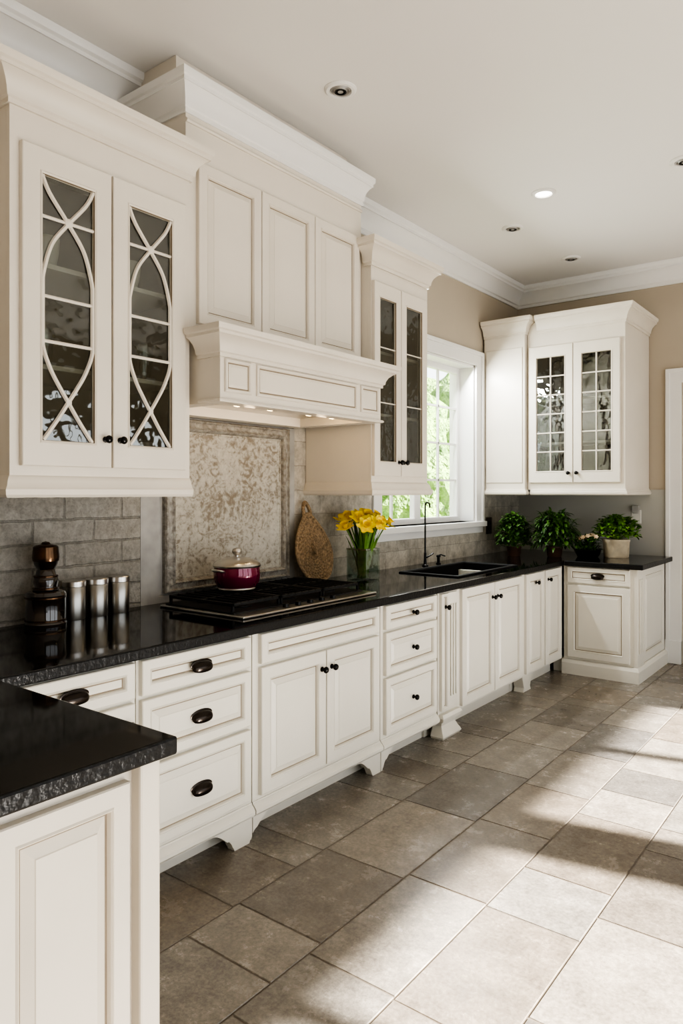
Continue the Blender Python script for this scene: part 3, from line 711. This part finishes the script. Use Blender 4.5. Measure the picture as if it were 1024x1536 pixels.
# ================================================================ VASE + DAFFODILS
vx,vy=.27,3.72
e=thing('vase',(vx,vy,.922),'clear square glass vase with water holding yellow flowers','vase')
B().rings(FZ(.922),vx-.075,vx+.075,vy-.075,vy+.075,[(.004,0),(0,.01),(0,.20),(.005,.20),(.006,.018)]).done('body',VASEGL,e)
B().rings(FZ(.922),vx-.075,vx+.075,vy-.075,vy+.075,[(-.001,.192),(-.002,.203),(.008,.203),(.008,.192)],hole=True).done('rim',glassmat('rim_glass',(.85,.9,.88),.35),e)
rf=random.Random(3)
def petalflower(b,cx,cy,cz,dirv,R,m=0):
    d=Vector(dirv).normalized(); a=d.cross(Vector((0,0,1)));
    if a.length<.1: a=Vector((1,0,0))
    a.normalize(); c=d.cross(a); C=Vector((cx,cy,cz))
    for k in range(6):
        t=2*math.pi*k/6; r=a*math.cos(t)+c*math.sin(t); s=-a*math.sin(t)+c*math.cos(t)
        p=[C,C+r*R*.5+s*R*.36+d*R*.12,C+r*R*.95+s*R*.14+d*R*.30,C+r*R*1.02+d*R*.32,C+r*R*.95-s*R*.14+d*R*.30,C+r*R*.5-s*R*.36+d*R*.12]
        vs=[b.bm.verts.new(q) for q in p]; mid=b.bm.verts.new(C+r*R*.55+d*R*.05)
        for i in range(6): b.face([mid,vs[i],vs[(i+1)%6]],m)
def trumpet(b,C,d,R,m=0):
    C=Vector(C); d=Vector(d).normalized(); a=d.cross(Vector((0,0,1)))
    if a.length<.1: a=Vector((1,0,0))
    a.normalize(); c=d.cross(a); prev=None
    for r,h in ((.18,0),(.24,.25),(.30,.5),(.42,.62)):
        ring=[b.bm.verts.new(C+(a*math.cos(t)+c*math.sin(t))*R*r*(1+.12*(i%2)*(h>.6))+d*R*h) for i,t in enumerate([2*math.pi*k/12 for k in range(12)])]
        if prev:
            for i in range(12): b.face([prev[i],prev[(i+1)%12],ring[(i+1)%12],ring[i]],m)
        else: b.face(ring,m)
        prev=ring
fpos=[]
for k in range(20):
    a=k*2.4; rr=.16*math.sqrt((k+.5)/20); fpos.append((math.cos(a)*rr,math.sin(a)*rr*1.15,.43-rr*.55+rf.uniform(-.025,.025)))
for k,(dx,dy,h) in enumerate(fpos):
    t=thing('daffodil',(vx,vy,.93),'yellow daffodil standing in the glass vase','flower',group='daffodils in the vase')
    bx,by=vx-dx*.25,vy-dy*.25
    hx,hy,hz=vx+dx,vy+dy,.922+h
    B().tube(catmull([(bx,by,.935),(vx+dx*.15,vy+dy*.15,1.05),(vx+dx*.7,vy+dy*.7,.922+h*.8),(hx,hy,hz)],5),.0045,6).done('stem',STEM,t,smooth=True)
    dv=(dx*3.5+rf.uniform(.1,.5),dy*3.5+rf.uniform(-.3,.1),.5+rf.uniform(0,.4))
    b=B(); petalflower(b,hx,hy,hz,dv,.064); trumpet(b,(hx,hy,hz),dv,.064,1)
    b.done('bloom',[YEL,ORG_],t,recalc=False)
def leafmesh(b,base,tip,w,bend=.03,m=0):
    base=Vector(base); tip=Vector(tip); d=tip-base; s=d.cross(Vector((0,0,1)))
    if s.length<1e-3: s=Vector((1,0,0))
    s.normalize(); up=s.cross(d).normalized(); n=5; L=[];R=[]
    for i in range(n+1):
        t=i/n; c=base+d*t+up*bend*math.sin(math.pi*t); ww=w*math.sin(math.pi*min(1,t*.92+.06))**.8
        L.append(b.bm.verts.new(c-s*ww+up*ww*.3)); R.append((b.bm.verts.new(c),b.bm.verts.new(c+s*ww+up*ww*.3)))
    for i in range(n):
        b.face([L[i],R[i][0],R[i+1][0],L[i+1]],m); b.face([R[i][0],R[i][1],R[i+1][1],R[i+1][0]],m)
b=B()
for k in range(60):
    a=rf.uniform(0,6.28); r=rf.uniform(.03,.13)
    leafmesh(b,(vx+math.cos(a)*.035,vy+math.sin(a)*.035,.96),(vx+math.cos(a)*r,vy+math.sin(a)*r,.922+rf.uniform(.26,.37)),.012,.01)
b.done('flower_foliage',LEAF2,smooth=True,recalc=False,label='upright green daffodil leaves in the glass vase',category='leaves',kind='stuff')
# ================================================================ PLANTS
def plant(x,y,z,pot,prof,cr,ch,n,lw,ll,mat,label,seed=1,droop=.2,base=.35):
    r=random.Random(seed)
    e=thing('potted_plant',(x,y,z),label,'plant')
    B().lathe(FZ(z),x,y,prof,28).done('pot',pot,e,smooth=True,ang=40)
    top=max(p[1] for p in prof); pr=prof[0][0]
    B().lathe(FZ(z),x,y,[(pr*.9,top-.02),(pr*.9,top-.012),(0,top-.008)],20).done('soil',SOIL,e)
    b=B(); bs=B()
    for k in range(n):
        a=r.uniform(0,6.28); el=r.uniform(-.45,1.5); rad=r.uniform(.25,1)**.6
        C=Vector((x+math.cos(a)*math.cos(el)*cr*rad,y+math.sin(a)*math.cos(el)*cr*rad,z+top+ch*base+math.sin(el)*ch*.62*rad))
        d=Vector((math.cos(a+r.uniform(-.9,.9)),math.sin(a+r.uniform(-.9,.9)),r.uniform(-droop-.3,.7))).normalized()
        C.y=min(C.y,YB-.09)
        leafmesh(b,C,C+d*ll*r.uniform(.7,1.2),lw*r.uniform(.7,1.2),ll*.15)
        if k%14==0: bs.tube(catmull([(x+math.cos(a)*.01,y+math.sin(a)*.01,z+top-.01),(x+(C.x-x)*.4,y+(C.y-y)*.4,z+top+(C.z-z-top)*.6),tuple(C)],4),.003,5)
    b.done('foliage',mat,e,smooth=True,recalc=False); bs.done('stems',STEM,e)
plant(.31,5.92,.922,TERRA,[(.050,0),(.054,.01),(.060,.065),(.064,.07),(.064,.085),(.056,.085)],.135,.33,640,.015,.052,LEAF,'bushy green basil plant in a small brown pot',seed=2,base=.25)
plant(.62,6.06,.922,TERRA,[(.055,0),(.06,.01),(.068,.07),(.072,.075),(.072,.09),(.062,.09)],.175,.36,620,.012,.085,LEAF,'leafy dark green herb plant in a brown pot',seed=5,droop=.6,base=.22)
plant(1.06,6.33,.922,CREAMP,[(.098,0),(.102,.006),(.108,.13),(.112,.135),(.112,.155),(.104,.155)],.18,.20,640,.018,.046,LEAF2,'low leafy herb plant in a cream stone pot',seed=9)
e=thing('planter_bowl',(.86,6.20,.922),'dark bowl planter with small leaves and pale blooms','planter')
B().lathe(FZ(.922),.86,6.20,[(.08,0),(.09,.01),(.11,.05),(.115,.065),(.105,.065),(.09,.05),(0,.05)],28).done('bowl',BLACK,e,smooth=True)
b=B(); r=random.Random(4)
for k in range(200):
    a=r.uniform(0,6.28); q=r.uniform(0,.10); C=Vector((.86+math.cos(a)*q,6.20+math.sin(a)*q,.985+r.uniform(-.01,.10)))
    leafmesh(b,C,C+Vector((math.cos(a)*.035,math.sin(a)*.035,r.uniform(-.02,.04))),.011,.006)
b.done('foliage',LEAF,e,smooth=True,recalc=False)
b=B()
for k in range(9):
    a=r.uniform(0,6.28); q=r.uniform(.02,.10); petalflower(b,.86+math.cos(a)*q,6.18+math.sin(a)*q,1.08+r.uniform(-.02,.03),(.3,-1,.6),.022)
b.done('blooms',PINK,e,recalc=False)
e=thing('candle',(.82,6.45,.922),'pale candle on a dark holder behind the planter','candle')
B().lathe(FZ(.922),.82,6.45,[(.04,0),(.04,.006),(.012,.012),(.012,.10),(.03,.11),(.03,.115)],18).done('holder',BLACK,e,smooth=True)
B().lathe(FZ(1.037),.82,6.45,[(.025,0),(.026,.07),(.022,.074),(.003,.072)],18).done('wax',CANDLE,e,smooth=True)
e=thing('wall_outlet',(.02,6.02,1.10),'dark bronze double outlet plate on the backsplash','outlet')
B().rings(FX(.02),5.965,6.075,1.10,1.25,[(0,0),(0,.004),(.005,.007)]).done('plate',OUTB,e)
b=B()
for z in (1.135,1.185): b.fbox(FX(.027),5.99,6.05,z,z+.035,0,.004)
b.done('socket',BLACK,e)
e=thing('wall_outlet',(1.13,YB-.012,1.28),'small white outlet with a plugged-in adapter','outlet')
B().rings(FY(YB-.012),1.085,1.17,1.20,1.32,[(0,0),(0,.004),(.005,.007)]).done('plate',OUTW,e)
B().prism(FY(YB-.019),[(1.10,1.36),(1.155,1.36),(1.16,1.33),(1.15,1.29),(1.105,1.29),(1.095,1.33)],0,.03).done('adapter',GREYST,e,bevel=.004)
# ================================================================ DOWNLIGHTS
for k,(x,y,lit) in enumerate(((.78,2.82,0),(.67,5.09,0),(.77,6.05,0),(1.95,4.68,0),(1.10,4.62,1))):
    e=thing('recessed_downlight',(x,y,CEILZ),'lit round recessed downlight in the ceiling' if lit else 'round white recessed downlight with metallic eyeball in the ceiling','ceiling light',group='recessed downlights')
    Fd=lambda u,v,w:(u,v,CEILZ-w)
    B().lathe(Fd,x,y,[(.080,0),(.080,.004),(.070,.012),(.056,.012),(.052,.002),(.052,0.001)],32).done('ring',TRIM,e,smooth=True)
    b=B()
    if lit: b.lathe(Fd,x,y,[(.05,.002),(.045,.006),(0,.008)],24).done('lens',LITE,e,smooth=True)
    else:
        b.lathe(Fd,x,y,[(.051,.003),(.045,.012),(.038,.003),(.030,.014),(.020,.003),(.014,.014),(0,.015)],24).done('lens',SATIN,e,smooth=True,ang=20)
        B().lathe(Fd,x,y,[(.030,.0135),(.030,.0155),(.022,.0155),(.022,.0135)],24).done('baffle',BLACK,e,smooth=True)
# ================================================================ OUTSIDE
B().box(-40,-.3,-30,60,-.4,-.3).done('lawn',LAWN,kind='stuff',label='pale sunlit lawn outside the window',category='lawn')
rt=random.Random(11)
for k,(x,y,z,s) in enumerate(((-6,8.5,1.5,1.5),(-8,15,2.0,2.2),(-15,22,2.6,3.2),(-5.5,12.0,1.2,1.1),(-14,32,3.0,3.4),(-3.2,10.2,1.0,.9))):
    bm=bmesh.new(); bmesh.ops.create_icosphere(bm,subdivisions=4,radius=s)
    for v in bm.verts:
        n=v.co.normalized(); v.co+=n*s*(.15*math.sin(n.x*9+k)*math.sin(n.y*8)*math.cos(n.z*7)+rt.uniform(-.08,.08))
    b=B(); b.bm.free(); b.bm=bm; bmesh.ops.translate(bm,verts=bm.verts[:],vec=(x,y,z+s*.3))
    e=thing('garden_tree',(x,y,-.3),'sunlit green garden tree outside the window','tree',group='garden trees')
    b.done('canopy',TREE,e,recalc=False)
    B().lathe(FZ(-.3),x,y,[(.18,0),(.12,.5),(.1,1.5)],10).done('trunk',TERRA,e)

# ================================================================ LIGHT
w=bpy.data.worlds.new('World'); scene.world=w; w.use_nodes=True
bg=w.node_tree.nodes['Background']; bg.inputs[0].default_value=(.92,.96,1,1); bg.inputs[1].default_value=3.6
S=bpy.data.lights.new('sun','SUN'); S.energy=58; S.angle=math.radians(1.2); S.color=(1,.955,.89)
so=bpy.data.objects.new('sun',S); COL.objects.link(so)
d=Vector((-1,-.20,-.535)); so.rotation_euler=d.to_track_quat('-Z','Y').to_euler()
def area(name,loc,dirv,sx,sy,e,col=(1,1,1)):
    L=bpy.data.lights.new(name,'AREA'); L.shape='RECTANGLE'; L.size=sx; L.size_y=sy; L.energy=e; L.color=col
    o=bpy.data.objects.new(name,L); COL.objects.link(o); o.location=loc
    o.rotation_euler=Vector(dirv).to_track_quat('-Z','Y').to_euler(); return o
area('window_daylight',(-.02,(WY0+WY1)/2,2.54),(1,0,-.8),1.3,.06,45,(.97,.99,1))
# ================================================================ CAMERA
c=bpy.data.cameras.new('camera'); co=bpy.data.objects.new('camera',c); COL.objects.link(co)
co.location=(CX,0,1.48); co.rotation_euler=(math.radians(90),0,math.radians(37.5))
c.sensor_width=36; c.sensor_fit='AUTO'; c.lens=1080/1536*36; c.shift_y=-30/1536; c.clip_start=.05
scene.camera=co
scene.view_settings.view_transform='AgX'
try: scene.view_settings.look='AgX - High Contrast'
except Exception: pass
scene.view_settings.exposure=-0.25
